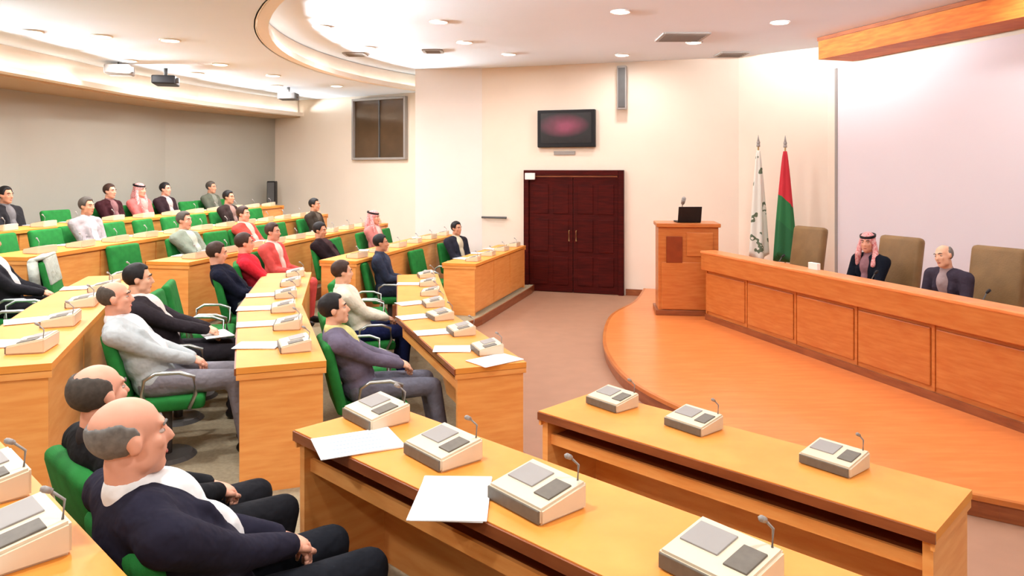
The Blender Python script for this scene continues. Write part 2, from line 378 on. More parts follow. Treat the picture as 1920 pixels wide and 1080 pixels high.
front_l = [(-1.0, 10.25), (-.75, 11.9), (-2.4, 12.4), (-.05, 13.1), (-2.7, 10.6), (3.7, 10.3), (1.95, 13.2), (1.4, 9.6), (-.6, 7.6), (1.2, 7.2), (3.4, 7.6), (5.3, 8.0), (.4, 5.4), (2.6, 4.9), (4.8, 5.2), (6.6, 5.6), (2.9, 11.9)]
ordn = ['first', 'second', 'third', 'fourth', 'fifth', 'sixth', 'seventh', 'eighth', 'ninth', 'tenth', 'eleventh', 'twelfth']
SL = ['left edge, first of the front trio', 'second of the front trio from the left edge', 'third of the front trio from the left edge', 'between the trio and the grey projector', 'over the third desk row of far block', 'just above the black projector', 'right of the black projector', 'beside the dark grey projector', 'added before the booth window to brighten the wall']
FL = ['left of centre, near the top edge', 'above the white pillar', 'beside the curved step, far from top edge', 'above the wall display', 'beside the curved step, near the top edge', 'left of the wooden beam', 'above the column loudspeaker', 'centre, touching the top edge', 'beside the large air vent']
for i, (x, y) in enumerate(seats_l): downlight(x, y, HA, ('downlight in the lower ceiling, ' + SL[i]) if i < 9 else 'recessed downlight over the nearer seats, above the picture', 'downlights over the seats')
vis = [k for k, (x, y) in enumerate(front_l) if y > 9]
for i, (x, y) in enumerate(front_l): downlight(x, y, H, ('downlight in the upper ceiling, ' + FL[vis.index(i)]) if i in vis else 'recessed downlight over the stage front, above the picture', 'downlights over the front')
def vent(x, y, z, s, label):
    t = thing('ceiling_vent', label, 'vent', (x, y, z))
    bm = bmesh.new()
    for a, b2, c, e in ((0, s/2, s, .05), (0, -s/2, s, .05), (s/2, 0, .05, s), (-s/2, 0, .05, s)): box(bm, (a, b2, -.012), (c, e, .024))
    obj('frame', bm, M_GREY, t)
    obj('backing', bx((0, 0, -.004), (s-.05, s-.05, .006)), M_DGREY, t)
    n = max(3, int(s/.1)); me = None
    for i in range(n):
        bm = bx((0, 0, 0), (s-.06, .012, .03), Matrix.Rotation(.6, 4, 'X')) if me is None else None
        if bm: me = newmesh('slat', bm); me.materials.append(M_VENT)
        o = link('slat', me, None, t); o.location = (0, -s/2+s*(i+.5)/n, -.02)
vent(2.6, 11.4, H, .66, 'large square air vent in the ceiling before the screen beam')
vent(3.85, 13.1, H, .46, 'square air vent in the ceiling corner above the flags')
vent(-1.35, 12.75, H, .3, 'small air vent in the ceiling above the white pillar')
vent(-2.75, 13.1, H, .34, 'small air vent beside the curved ceiling edge')
def projector(x, y, z, w_, m, label, rz):
    t = thing('ceiling_projector', label, 'projector', (x, y, z), rz)
    obj('housing', bx((0, 0, 0), (w_, .36, .14), bev=.02), m, t)
    bm = bmesh.new(); cone(bm, (w_*.2, .17, 0), (w_*.2, .22, 0), .05, .045, 16); obj('projector_lens', bm, M_DGREY, t)
    bm = bmesh.new(); tube(bm, [(0, 0, .07), (0, 0, HA-z)], .03); obj('ceiling_mount', bm, M_DGREY, t)
projector(-5.75, 12.4, 3.84, .5, M_BLACK, 'black projector hanging below the lower ceiling by the bulkhead', -1.3)
projector(-6.15, 11.7, 3.92, .42, M_GREY, 'grey projector hanging left of the black projector', -1.3)
projector(-4.55, 15.2, 3.86, .38, M_DGREY, 'dark grey projector hanging near the booth window', -1.5)

# ------------------------------------------------------------------ podium, head table
pz = SZ
pa, pc = Vector((2.2, 11.38)), Vector((3.15, 11.27)); pt = (pc-pa).normalized(); pr = math.atan2(pt.y, pt.x); PW = (pc-pa).length; PH = 1.4
t = thing('podium', 'tall orange wooden speaker podium at the left end of the head table', 'podium', (*((pa+pc)/2), pz), pr)
obj('body', bx((0, .3, PH/2-.03), (PW-.06, .58, PH-.06), bev=.01), W_PRES, t)
obj('top', bx((0, .29, PH-.03), (PW, .64, .06), bev=.012), W_PRES, t)
obj('front_panel', bx((-.02, -.0, .45), (PW-.2, .03, .72), bev=.01), W_PRES, t)
obj('upper_panel', bx((.17, -.0, 1.08), (PW-.56, .03, .36), bev=.01), W_PRES, t)
obj('plaque', bx((-.21, -.005, 1.0), (.24, .03, .4), bev=.006), M_PLAQ, t)
obj('plinth', bx((0, .29, .04), (PW+.02, .62, .08), bev=.006), W_EDGE, t)
t = thing('laptop', 'open black laptop standing on top of the podium', 'laptop', (2.72, 11.6, pz+PH), pr+.15)
obj('keyboard_base', bx((0, .0, .012), (.36, .25, .022), bev=.005), M_BLACK, t)
obj('lid', bx((0, 0, .12), (.36, .014, .24), Matrix.Translation((0, -.13, .015)) @ Matrix.Rotation(math.radians(14), 4, 'X'), bev=.005), M_BLACK, t)
t = thing('podium_microphone', 'grey gooseneck microphone behind the laptop on the podium', 'microphone', (2.68, 11.78, pz+PH), 0)
bm = bmesh.new(); cone(bm, (0, 0, 0), (0, 0, .03), .05, .04, 16); obj('base', bm, M_DGREY, t)
bm = bmesh.new(); tube(bm, [(0, 0, .03), (0, 0, .2), (.01, -.02, .29)], .008); obj('stem', bm, M_GREY, t)
bm = bmesh.new(); limb(bm, [(.01, -.02, .29), (.02, -.05, .36)], [.03, .034]); obj('head', bm, M_GREY, t, True)

L0 = Vector((2.85, 11.04)); LEN = 6.1
t = thing('head_table', 'long orange wooden head table with panelled front on the stage', 'table', (*L0, SZ), math.atan2(D.y, D.x))
# local x along D, +y towards the screen
obj('body', bx((LEN/2, .05, .47), (LEN, .04, .94)), W_PRES, t)
obj('fascia', bx((LEN/2, -.01, .87), (LEN+.02, .1, .26), bev=.012), W_PRES, t)
obj('ledge', bx((LEN/2, .06, 1.0), (LEN+.04, .26, .04), bev=.012), wood('highlighted ledge wood', (232, 150, 90), (220, 132, 70)), t)  # lighter tone paints the highlight along the top ledge
obj('worktop', bx((LEN/2, .46, .76), (LEN, .72, .04), bev=.008), W_PRES, t)
obj('plinth', bx((LEN/2, .03, .04), (LEN, .06, .08)), W_EDGE, t)
for x in (0.02, LEN-.02): obj('end_panel', bx((x, .45, .39), (.04, .74, .74)), W_PRES, t)
npan = 6; me = None
for i in range(npan):
    if me is None: me = newmesh('front_panel', bx((0, 0, 0), (LEN/npan-.07, .022, .56), bev=.009)); me.materials.append(W_PRES)
    o = link('front_panel', me, None, t); o.location = (LEN*(i+.5)/npan, .022, .41)
for i in range(npan+1): obj('stile', bx((min(max(LEN*i/npan, .02), LEN-.02), .024, .41), (.035, .014, .64)), W_PRES, t)
def head_pt(x, y, z): p = L0 + D*x + N*y; return (p.x, p.y, z)
HR = math.atan2(D.y, D.x)
for i, (x, lab) in enumerate(((1.25, 'by the empty chair'), (2.9, 'before the man in a headscarf'), (4.3, 'before the leaning man in a dark suit'))):
    t = thing('table_microphone', 'small gooseneck microphone on the head table ' + lab, 'microphone', head_pt(x, .35, SZ+.78), HR)
    bm = bmesh.new(); box(bm, (0, 0, .015), (.12, .14, .03), bev=.008); obj('base', bm, M_BEIGE, t)
    bm = bmesh.new(); tube(bm, [(0, 0, .03), (0, .01, .2), (0, .06, .27)], .006); obj('stem', bm, M_DGREY, t)
    bm = bmesh.new(); limb(bm, [(0, .06, .27), (0, .09, .29)], [.013, .015]); obj('head', bm, M_BLACK, t, True)
o = obj('name_card', bx((0, 0, .04), (.16, .05, .08), bev=.004), M_WHITE); o.location = head_pt(2.25, .12, SZ+1.02); o.rotation_euler.z = HR
tag(o, 'small white card on the ledge of the head table', 'card')

# executive chairs
def exec_chair(loc, rz, label):
    t = thing('executive_chair', label, 'chair', loc, rz, 'olive chairs at the head table')
    obj('seat', bx((0, 0, .52), (.56, .54, .12), bev=.05, seg=3), M_OLIVE, t, True)
    obj('backrest', bx((0, 0, .42), (.6, .13, .86), Matrix.Translation((0, -.25, .54)) @ Matrix.Rotation(math.radians(9), 4, 'X'), bev=.055, seg=3), M_OLIVE, t, True)
    for s in (-1, 1):
        a = obj('armrest', bx((s*.32, .02, .74), (.07, .36, .05), bev=.02), M_OLIVE, t, True)
        obj('arm_post', bx((s*.32, 0, .61), (.04, .06, .24)), M_BLACK, a)
    bm = bmesh.new(); tube(bm, [(0, 0, .1), (0, 0, .47)], .035); obj('post', bm, M_BLACK, t)
    bm = bmesh.new()
    for k in range(5):
        a = 2*math.pi*k/5; tube(bm, [(0, 0, .11), (.3*math.cos(a), .3*math.sin(a), .045)], [.03, .02]); ball(bm, (.3*math.cos(a), .3*math.sin(a), .032), .03, sub=1)
    obj('base', bm, M_BLACK, t)
def face_rz(f): return math.atan2(-f[0], f[1])
FR = face_rz((-.92, -.39))
exec_chair((4.03, 10.79, SZ), FR, 'empty olive leather chair at the head table nearest the flags')
exec_chair((4.52, 9.17, SZ), FR, 'olive leather chair behind the man in the red headscarf')
exec_chair((4.9, 7.88, SZ), FR, 'olive leather chair behind the leaning man in dark suit')

# flags
def flag(loc, label, mt, hgt, r1, phase):
    t = thing('flag', label, 'flag', loc)
    bm = bmesh.new(); cone(bm, (0, 0, 0), (0, 0, .05), .17, .15, 24); obj('base', bm, M_GOLD, t)
    bm = bmesh.new(); tube(bm, [(0, 0, .05), (0, 0, hgt-.12)], .014); obj('pole', bm, M_GOLD, t)
    bm = bmesh.new(); cone(bm, (0, 0, hgt-.14), (0, 0, hgt-.1), .03, .03, 12); ball(bm, (0, 0, hgt-.07), (.03, .03, .04)); cone(bm, (0, 0, hgt-.05), (0, 0, hgt+.06), .022, .002, 10); obj('finial', bm, M_GREY, t, True)
    bm = bmesh.new(); n = 40; rings = []; z1 = hgt-.2; z0 = .75
    for i in range(22):
        u = i/21; z = z1+(z0-z1)*u; rr = .026+(r1-.026)*(u**.8)
        rings.append([bm.verts.new(((rr*(1+.22*math.sin(5*a+phase+u)))*math.cos(a), (rr*.7*(1+.22*math.sin(5*a+phase+u)))*math.sin(a), z+.06*u*math.sin(2*a+phase))) for a in [2*math.pi*k/n for k in range(n)]])
    for a, b2 in zip(rings, rings[1:]):
        for k in range(n): bm.faces.new((a[k], a[(k+1) % n], b2[(k+1) % n], b2[k]))
    bm.faces.new(rings[0]); bm.faces.new(rings[-1][::-1])
    obj('cloth', bm, mt, t, True)
def ramp_mat(name, stops, use_noise=0):
    m = bpy.data.materials.new(name); m.use_nodes = True; nt = m.node_tree; b_ = nt.nodes['Principled BSDF']; b_.inputs['Roughness'].default_value = .8
    tc = nt.nodes.new('ShaderNodeTexCoord'); sx = nt.nodes.new('ShaderNodeSeparateXYZ'); nt.links.new(tc.outputs['Object'], sx.inputs[0])
    mr = nt.nodes.new('ShaderNodeMapRange'); mr.inputs[1].default_value = .7; mr.inputs[2].default_value = 2.6; nt.links.new(sx.outputs[2], mr.inputs[0])
    val = mr.outputs[0]
    ad = nt.nodes.new('ShaderNodeMath'); ad.operation = 'MULTIPLY_ADD'; ad.inputs[1].default_value = .5; nt.links.new(sx.outputs[0], ad.inputs[0]); nt.links.new(val, ad.inputs[2]); val = ad.outputs[0]
    if use_noise:
        n = nt.nodes.new('ShaderNodeTexNoise'); n.inputs['Scale'].default_value = use_noise; nt.links.new(tc.outputs['Object'], n.inputs[0]); val = n.outputs[0]
    r = nt.nodes.new('ShaderNodeValToRGB'); r.color_ramp.interpolation = 'CONSTANT'
    r.color_ramp.elements[0].position = 0; r.color_ramp.elements[0].color = (*lin(stops[0][1]), 1)
    r.color_ramp.elements[1].position = stops[1][0]; r.color_ramp.elements[1].color = (*lin(stops[1][1]), 1)
    for p_, c in stops[2:]: e = r.color_ramp.elements.new(p_); e.color = (*lin(c), 1)
    nt.links.new(val, r.inputs[0]); nt.links.new(r.outputs[0], b_.inputs['Base Color'])
    return m
flag((4.5, 12.3, SZ), 'red and green flag hanging furled on its pole beside the screen', ramp_mat('flag red green', [(0, (30, 100, 55)), (.3, (36, 112, 60)), (.53, (196, 40, 52))]), 2.72, .17, .4)
flag((4.14, 12.55, SZ), 'white flag with dark green emblem hanging furled on its pole', ramp_mat('flag white', [(0, (226, 226, 214)), (.6, (92, 108, 84)), (.68, (232, 230, 218))], 5.5), 2.74, .15, 1.7)

# ------------------------------------------------------------------ audience desks
def desk(pts, fz, label, group, npan_len=1.1):
    t = thing('audience_desk', label, 'desk', (pts[0][0], pts[0][1], fz), 0, group)
    org = pts[0]
    loc = lambda P: [(x-org[0], y-org[1]) for x, y in P]
    pts = loc(pts)
    bm = bmesh.new(); prism(bm, offset(pts, DEP/2) + offset(pts, -DEP/2)[::-1], .76, .8)
    obj('worktop', bm, W_TOP, t)
    bm = bmesh.new()
    for q in (offset(pts, -DEP/2-.004),):
        for a, b2 in zip(q, q[1:]): seg_box(bm, a, b2, .012, .752, .796)
    obj('edge_strip', bm, W_EDGE, t)
    full = pts; a_, b_ = Vector(pts[0]), Vector(pts[1]); c_, d_ = Vector(pts[-1]), Vector(pts[-2])
    pts = [(a_+(b_-a_).normalized()*.05)[:]] + list(pts[1:-1]) + [(c_+(d_-c_).normalized()*.05)[:]]
    fr = offset(pts, DEP/2-.06)
    bm = bmesh.new()
    for a, b2 in zip(fr, fr[1:]): seg_box(bm, a, b2, .02, .02, .758)
    obj('modesty_board', bm, W_DESK, t)
    fp = offset(pts, DEP/2-.035)
    for a, b2 in zip(fp, fp[1:]):
        a, b2 = Vector(a), Vector(b2); n = max(1, round((b2-a).length/npan_len)); dd = (b2-a)/n
        for i in range(n):
            bm = bmesh.new(); seg_box(bm, a+dd*i+dd.normalized()*.012, a+dd*(i+1)-dd.normalized()*.012, .02, .05, .74); obj('front_panel', bm, W_DESK, t)
    sh = offset(pts, DEP/2-.08); sb = offset(pts, -DEP/2+.07)
    bm = bmesh.new(); prism(bm, sh + sb[::-1], .63, .652); obj('shelf', bm, W_EDGE, t)
    bm = bmesh.new(); sb2 = offset(pts, -DEP/2+.06)
    for a, b2 in zip(sb2, sb2[1:]): seg_box(bm, a, b2, .018, .605, .665)
    obj('shelf_lip', bm, W_DESK, t)
    for (p, q) in ((full[0], full[1]), (full[-1], full[-2])):
        p, q = Vector(p), Vector(q); tt = (q-p).normalized(); nn = Vector((tt.y, -tt.x)); c = p+tt*.035
        bm = bmesh.new(); seg_box(bm, c-nn*(DEP/2-.02), c+nn*(DEP/2-.02), .04, .0, .758); e = obj('end_panel', bm, W_DESK, t)
        c2 = p+tt*.012; bm = bmesh.new(); seg_box(bm, c2-nn*(DEP/2), c2+nn*(DEP/2), .016, .72, .757); obj('end_rail', bm, W_DESK, e)
    return t
rown = {1: 'front', 2: 'second', 3: 'third', 4: 'fourth', 5: 'back'}
for k in B: desk(B[k], FZ[k], {1: 'front desk row nearest the curved stage with three grey consoles', 2: 'desk row in the foreground with white papers and consoles', 3: 'desk row in the near left corner behind the bald men'}[k], 'desk rows of the near block')
for k in L: desk(L[k], FZ[k], {1: 'middle block desk row beside the man in grey suit', 2: 'middle block desk row ending right of the man in pale grey', 3: 'middle block desk row at the left edge of the picture'}[k], 'desk rows of the middle block')
for k in T: desk(T[k], FZ[k], '%s desk row of the far block beside the door wall' % rown[k], 'desk rows of the far block')

# ------------------------------------------------------------------ consoles and papers
def console_meshes():
    out = []
    bm = bmesh.new(); W_, Dp = .26, .2
    v = [(-W_/2, -Dp/2, 0), (W_/2, -Dp/2, 0), (W_/2, Dp/2, 0), (-W_/2, Dp/2, 0), (-W_/2, -Dp/2, .05), (W_/2, -Dp/2, .05), (W_/2, Dp/2, .085), (-W_/2, Dp/2, .085)]
    vs = [bm.verts.new(x) for x in v]
    for f in ((0, 1, 2, 3), (4, 5, 6, 7), (0, 1, 5, 4), (1, 2, 6, 5), (2, 3, 7, 6), (3, 0, 4, 7)): bm.faces.new([vs[i] for i in f])
    bmesh.ops.recalc_face_normals(bm, faces=bm.faces)
    bmesh.ops.bevel(bm, geom=list(bm.edges), offset=.008, segments=2, affect='EDGES')
    out.append(('housing', newmesh('housing', bm), M_BEIGE))
    out.append(('rear_strip', newmesh('rear_strip', bx((0, -Dp/2-.001, .025), (W_*.95, .008, .042), bev=.003)), M_CONS))
    A = Matrix.Translation((0, 0, .0685)) @ Matrix.Rotation(math.atan2(.035, Dp), 4, 'X')
    out.append(('speaker_grille', newmesh('speaker_grille', bx((-.05, .02, 0), (.12, .1, .008), A, bev=.002)), M_GREY))
    out.append(('button_pad', newmesh('button_pad', bx((.075, .0, 0), (.07, .1, .008), A, bev=.002)), M_CONS))
    bm = bmesh.new(); tube(bm, [(.1, .085, .075), (.1, .09, .13), (.095, .06, .16)], .004, 6); limb(bm, [(.095, .06, .16), (.092, .045, .168)], [.008, .009], 8, 1)
    out.append(('microphone', newmesh('microphone', bm, True), M_GREY))
    return out
CM = console_meshes()
def console(x, y, z, rz, label, group, scale=1):
    t = thing('conference_console', label, 'console', (x, y, z), rz, group)
    for n_, me, m_ in CM: link(n_, me, m_, t)
    t.scale = (scale,)*3
    return t
PAPER_ME = None
def paper(x, y, z, rz, label, group=None, s=(.21, .297), prnt=False, n=3):
    t = thing('paper_sheets', label, 'paper', (x, y, z), rz, group)
    bm = bmesh.new(); box(bm, (0, 0, .002), (s[0], s[1], .004)); obj('sheet', bm, M_PAPER, t)
    bm = bmesh.new(); box(bm, (0, 0, .002), (s[0], s[1], .003), Matrix.Translation((.006, -.004, .0035)) @ Matrix.Rotation(.04, 4, 'Z')); obj('sheet', bm, M_PAPER, t)
    if prnt:
        bm = bmesh.new()
        for i in range(5): box(bm, (random.uniform(-.02, .02), -.1+.045*i, .0073), (s[0]*.6, .006, .0006))
        obj('printed_lines', bm, M_PRINT, t)
DB = Vector((-.717, .697)); NB = Vector((.697, .717))
rB = face_rz(NB)
def bdesk(k, s, off):    # s metres from the row's first point, off towards the stage
    p, tt = along(B[k], s); n = Vector((tt.y, -tt.x)); q = p+n*off; return q.x, q.y
for s, lab in ((1.88, 'leftmost grey console on the front desk row by the stage'), (1.32, 'middle grey console on the front desk row by the stage'), (.55, 'rightmost grey console on the front desk row by the stage')):
    x, y = bdesk(1, s, .12); console(x, y, FZ[1]+.8, rB-.12, lab, 'consoles on the front desk', 1.0)
for s, off, lab, sc_ in ((2.62, .08, 'pale console at the far end of the foreground desk', 1.1), (2.02, -.0, 'pale console between the two papers on the foreground desk', 1.1), (1.43, -.05, 'pale console beside the square white paper on the foreground desk', 1.15), (.7, -.02, 'pale console at the bottom edge of the foreground desk', 1.15)):
    x, y = bdesk(2, s, off); console(x, y, FZ[2]+.8, rB-.1, lab, 'consoles on the foreground desk', sc_)
paper(-.7, 3.36, FZ[2]+.802, .42, 'white printed sheets lying across the end of the foreground desk', prnt=True, s=(.36, .27))
paper(-.225, 2.8, FZ[2]+.802, -.06, 'white paper in the middle of the foreground desk', s=(.27, .38))
for (s, off), wh in zip(((1.9, .1), (1.45, .12), (.95, .1)), ('farthest', 'middle', 'nearest')):
    x, y = bdesk(3, s, off); console(x, y, FZ[3]+.8, rB, wh + ' pale console on the desk row in the near left corner', 'consoles in the near left corner', 1.1)
for wh, s in zip(('farthest', 'middle', 'nearest'), (1.66, 1.2, .7)):
    x, y = bdesk(3, s, -.1); paper(x, y, FZ[3]+.802, rB+.2, wh + ' white paper on the desk row in the near left corner', 'papers in the near left corner')
def furnish(rows, sec, kmax, group):
    for k, pts in rows.items():
        n = int(plen(pts)/.64)
        for i in range(n):
            s = .4+i*(plen(pts)-.6)/max(1, n-1)*.98
            p, tt = along(pts, min(s, plen(pts)-.15)); nn = Vector((tt.y, -tt.x)); rz = face_rz(nn)
            q = p+nn*.1
            where = '%s console from the near end of the %s desk row, %s block' % (ordn[i].capitalize() if False else ordn[i], rown[k], sec)
            console(q.x, q.y, FZ[k]+.8, rz+random.uniform(-.15, .15), where, group)
            if random.random() < .75:
                q = p-nn*.13+tt*random.uniform(.1, .25)
                if (Vector(q)-Vector(pts[-1])).length > .25:
                    paper(q.x, q.y, FZ[k]+.802, rz+random.uniform(-.4, .4), 'white papers by the %s console of the %s desk row, %s block' % (ordn[i], rown[k], sec), 'papers on the %s block' % sec)
furnish(L, 'middle', 3, 'consoles of the middle block')
furnish(T, 'far', 4, 'consoles of the far block')
p = Vector(L[1][0]); paper(p.x+.02, p.y+.14, FZ[1]+.802, -.9, 'large white sheets on the near corner of the middle front desk', s=(.25, .36))

# ------------------------------------------------------------------ audience chairs
def chair_meshes():
    out = []
    out.append(('seat', newmesh('seat', bx((0, .02, .425), (.5, .48, .09), bev=.035, seg=3), True), M_GREEN))
    out.append(('backrest', newmesh('backrest', bx((0, 0, .27), (.5, .08, .54), Matrix.Translation((0, -.235, .42)) @ Matrix.Rotation(math.radians(13), 4, 'X'), bev=.035, seg=3), True), M_GREEN))
    for s in (-1, 1):
        bm = bmesh.new(); tube(bm, [(s*.26, -.1, .4), (s*.285, -.13, .52), (s*.285, -.12, .62), (s*.285, -.05, .66), (s*.285, .1, .655), (s*.285, .19, .62), (s*.28, .2, .5), (s*.26, .16, .4)], .014, 8)
        out.append(('armrest', newmesh('armrest', bm, True), M_CHROME))
    bm = bmesh.new(); tube(bm, [(0, 0, .02), (0, 0, .39)], .035, 12); out.append(('post', newmesh('post', bm, True), M_DGREY))
    bm = bmesh.new(); cone(bm, (0, 0, 0), (0, 0, .025), .2, .17, 24); out.append(('base', newmesh('base', bm), M_DGREY))
    return out
CH = chair_meshes()
chair_spots = []
def chair(x, y, z, rz, label, group):
    t = thing('green_chair', label, 'chair', (x, y, z), rz, group)
    for n_, me, m_ in CH: link(n_, me, m_, t)
    chair_spots.append((x, y, z)); return t

# ------------------------------------------------------------------ people
def volume(name, bm, vox, iters=4, extra=None, ratio=None):
    me = newmesh(name + '_raw', bm); o = bpy.data.objects.new('tmp', me); C.objects.link(o)
    r = o.modifiers.new('r', 'REMESH'); r.mode = 'VOXEL'; r.voxel_size = vox; r.use_smooth_shade = True
    s = o.modifiers.new('s', 'SMOOTH'); s.factor = .5; s.iterations = iters
    if ratio: d_ = o.modifiers.new('d', 'DECIMATE'); d_.ratio = ratio
    dg = bpy.context.evaluated_depsgraph_get(); dg.update()
    out = bpy.data.meshes.new_from_object(o.evaluated_get(dg)); out.name = name
    bpy.data.objects.remove(o); bpy.data.meshes.remove(me)
    if extra is not None:
        bm2 = bmesh.new(); bm2.from_mesh(out)
        bmesh.ops.recalc_face_normals(extra, faces=extra.faces)
        tmp = bpy.data.meshes.new('x'); extra.to_mesh(tmp); extra.free(); bm2.from_mesh(tmp); bm2.to_mesh(out); bm2.free(); bpy.data.meshes.remove(tmp)
    out.materials.clear(); out.materials.append(None)
    for p_ in out.polygons: p_.use_smooth = True
    return out
def ik(S_, T_, a, b, hint):
    S_, T_ = Vector(S_), Vector(T_); d_ = T_-S_; Ld = min(d_.length, (a+b)*.995); u = d_.normalized(); T2 = S_+u*Ld
    x = (a*a-b*b+Ld*Ld)/(2*Ld); h = math.sqrt(max(0, a*a-x*x)); hv = Vector(hint); hv = (hv-u*hv.dot(u)).normalized()
    return S_+u*x+hv*h, T2
def hand_parts(palm_bm, fin_bm, W, d_, n, side, curl=.45):
    """W wrist, d_ pointing direction, n back-of-hand normal, side +1 right hand"""
    d_ = Vector(d_).normalized(); n = Vector(n); n = (n-d_*n.dot(d_)).normalized(); x = d_.cross(n)*side   # x towards thumb side... (inner)
    W = Vector(W); M = Matrix((( *x, 0), (*d_, 0), (*n, 0), (0, 0, 0, 1))).transposed(); M.translation = W
    ball(palm_bm, (0, .05, 0), (.042, .056, .018), M); ball(palm_bm, (.004, .025, 0), (.03, .04, .02), M)
    ball(palm_bm, (.026, .035, -.006), (.02, .034, .018), M)
    for i, (px, L_) in enumerate(((.032, .072), (.011, .082), (-.011, .076), (-.032, .06))):
        p_ = Vector((px, .085, 0)); ang = .12; pts = [p_-Vector((0, .02, 0))]
        dirx = px*1.2
        for f in (.45, .32, .23):
            ang += curl; p2 = pts[-1] + Vector((dirx*.25, math.cos(ang), -math.sin(ang))).normalized()*(L_*f+(.02 if f == .45 else 0)); pts.append(p2)
        limb(fin_bm, [M @ q for q in pts], [.0092, .0088, .008, .0068], 8, 1)
    pts = [Vector((.028, .02, -.004)), Vector((.05, .05, -.012)), Vector((.056, .078, -.02)), Vector((.05, .1, -.026))]
    limb(fin_bm, [M @ q for q in pts], [.012, .0105, .0095, .0075], 8, 1)
def person_meshes(pose, near):
    P = dict(recline=18, hip=.545, knee_y=.46, foot_y=.42, spread=.12, head_yaw=0, head_pitch=0, head_roll=0, lap=(.07, .3, .66), lap2=None, bulk=1.0, hair='full', elbow_out=.6, shoulder=.2, foot_z=0, curl=.45, scarf=False)
    P.update(pose); bk = P['bulk']
    vox = .0085 if near else .013; jv = .013 if near else .018
    th = math.radians(P['recline'])
    up = Vector((0, -math.sin(th), math.cos(th))); fw = Vector((0, math.cos(th), math.sin(th)))
    pel = Vector((0, 0, P['hip'])); ch = pel+up*.36; nb = pel+up*.5
    th2 = th*.35; upn = Vector((0, -math.sin(th2)+.25, math.cos(th2))).normalized()
    hd = nb+upn*.172
    HM = Matrix.Translation(hd) @ Matrix.Rotation(math.radians(P['head_yaw']), 4, 'Z') @ Matrix.Rotation(math.radians(-P['head_pitch']), 4, 'X') @ Matrix.Rotation(math.radians(P['head_roll']), 4, 'Y')
    body = bmesh.new(); fins = bmesh.new()
    H_ = lambda c, r: ball(body, c, r, HM, 3 if near else 2)
    H_((0, -.015, .035), (.075, .096, .083)); H_((0, .028, -.03), (.06, .064, .085)); H_((0, .058, -.092), (.036, .032, .028))
    for s in (-1, 1):
        H_((s*.034, .02, -.066), (.027, .044, .034)); H_((s*.034, .064, -.02), (.024, .022, .024)); H_((s*.077, -.005, -.002), (.011, .021, .034))
    H_((0, .08, .03), (.05, .014, .013)); H_((0, .082, -.064), (.024, .011, .011)); H_((0, .086, -.058), (.02, .01, .006))
    limb(body, [HM @ Vector((0, .09, .012)), HM @ Vector((0, .107, -.026))], [.008, .0135]); H_((0, .094, -.03), (.017, .013, .01))
    limb(body, [nb-up*.04, nb+upn*.03, HM @ Vector((0, -.02, -.06))], [.072, .057, .055])
    # trunk under the clothes
    def ell(bm_, c, rx, ry, rz_):
        M = Matrix((( 1, 0, 0, 0), (0, fw.y, up.y, 0), (0, fw.z, up.z, 0), (0, 0, 0, 1))); M.translation = c; ball(bm_, (0, 0, 0), (rx, ry, rz_), M, 3)
    def trunk(bm_, g):
        ell(bm_, pel+up*.02, (.165+g)*bk, (.12+g)*bk, .13+g); ell(bm_, pel+up*.18+fw*.015*bk, (.15+g)*bk, (.115+g)*bk*(1+(bk-1)*1.2), .17); ell(bm_, ch, (.165+g)*bk, (.112+g)*bk, .17); ell(bm_, ch+up*.09, (.17+g)*bk, .085+g, .09)
    trunk(body, -.02)
    shirt = bmesh.new(); jack = bmesh.new(); trou = bmesh.new(); shoes = []
    trunk(jack, .016)
    limb(jack, [ch+up*.1+Vector((-.1*bk, 0, 0)), ch+up*.1+Vector((.1*bk, 0, 0))], [.085, .085])
    sx = P['shoulder']*bk
    for s in (-1, 1):
        sh = ch+up*.085+Vector((s*sx, 0, 0))-fw*.005
        lp = P['lap'] if (s > 0 or P['lap2'] is None) else P['lap2']
        tgt = Vector((s*lp[0], lp[1], lp[2]))
        el, wr_ = ik(sh, tgt, .3, .265, (s*P['elbow_out']*.6, -.5, -1))
        limb(body, [sh, el, wr_], [.05, .04, .028])
        limb(jack, [ch+up*.12+Vector((s*.05, 0, 0)), sh, sh.lerp(el, .5), el, el.lerp(wr_, .5), wr_-(wr_-el).normalized()*.012], [.06, .076, .064, .054, .05, .042])
        dh = ((wr_-el).normalized()*.6+Vector((-s*.45, .35, -.15))).normalized()
        hand_parts(body, fins, wr_, dh, Vector((s*.25, -.1, 1)), -s if False else s, P['curl'])
        ball(shirt, wr_-(wr_-el).normalized()*.01, .037)
        hip = pel+Vector((s*.09*bk, .03, -.0)); kn = Vector((s*P['spread'], P['knee_y'], P['hip']-.005)); an = Vector((s*(P['spread']+.01), P['foot_y'], .1+P['foot_z'])); 
        limb(body, [hip, kn, an], [.07, .05, .035])
        limb(trou, [hip-Vector((0, .05, 0)), hip, hip.lerp(kn, .5), kn, kn.lerp(an, .4), an+Vector((0, 0, -.005))], [.1, .097*bk, .085, .069, .062, .056])
        sb_ = bmesh.new(); f0 = Vector((an.x, an.y, P['foot_z']))
        limb(sb_, [f0+Vector((0, -.03, .045)), f0+Vector((0, .06, .045)), f0+Vector((s*.01, .17, .035))], [.042, .044, .034]); ball(sb_, f0+Vector((0, -.01, .08)), .042)
        shoes.append(volume('shoe', sb_, .014, 3))
    for s in (-1, 1):   # lapels and jacket edges
        fr_ = .137*bk
        limb(jack, [nb-fw*.03+Vector((s*.075, 0, 0)), nb-up*.06+fw*.06+Vector((s*.085, 0, 0)), ch+fw*fr_*.86+Vector((s*.098, 0, 0)), pel+up*.24+fw*fr_*.93+Vector((s*.085, 0, 0)), pel+up*.08+fw*fr_*.93+Vector((s*.06, 0, 0))], [.02, .022, .026, .024, .02], 8, 1)
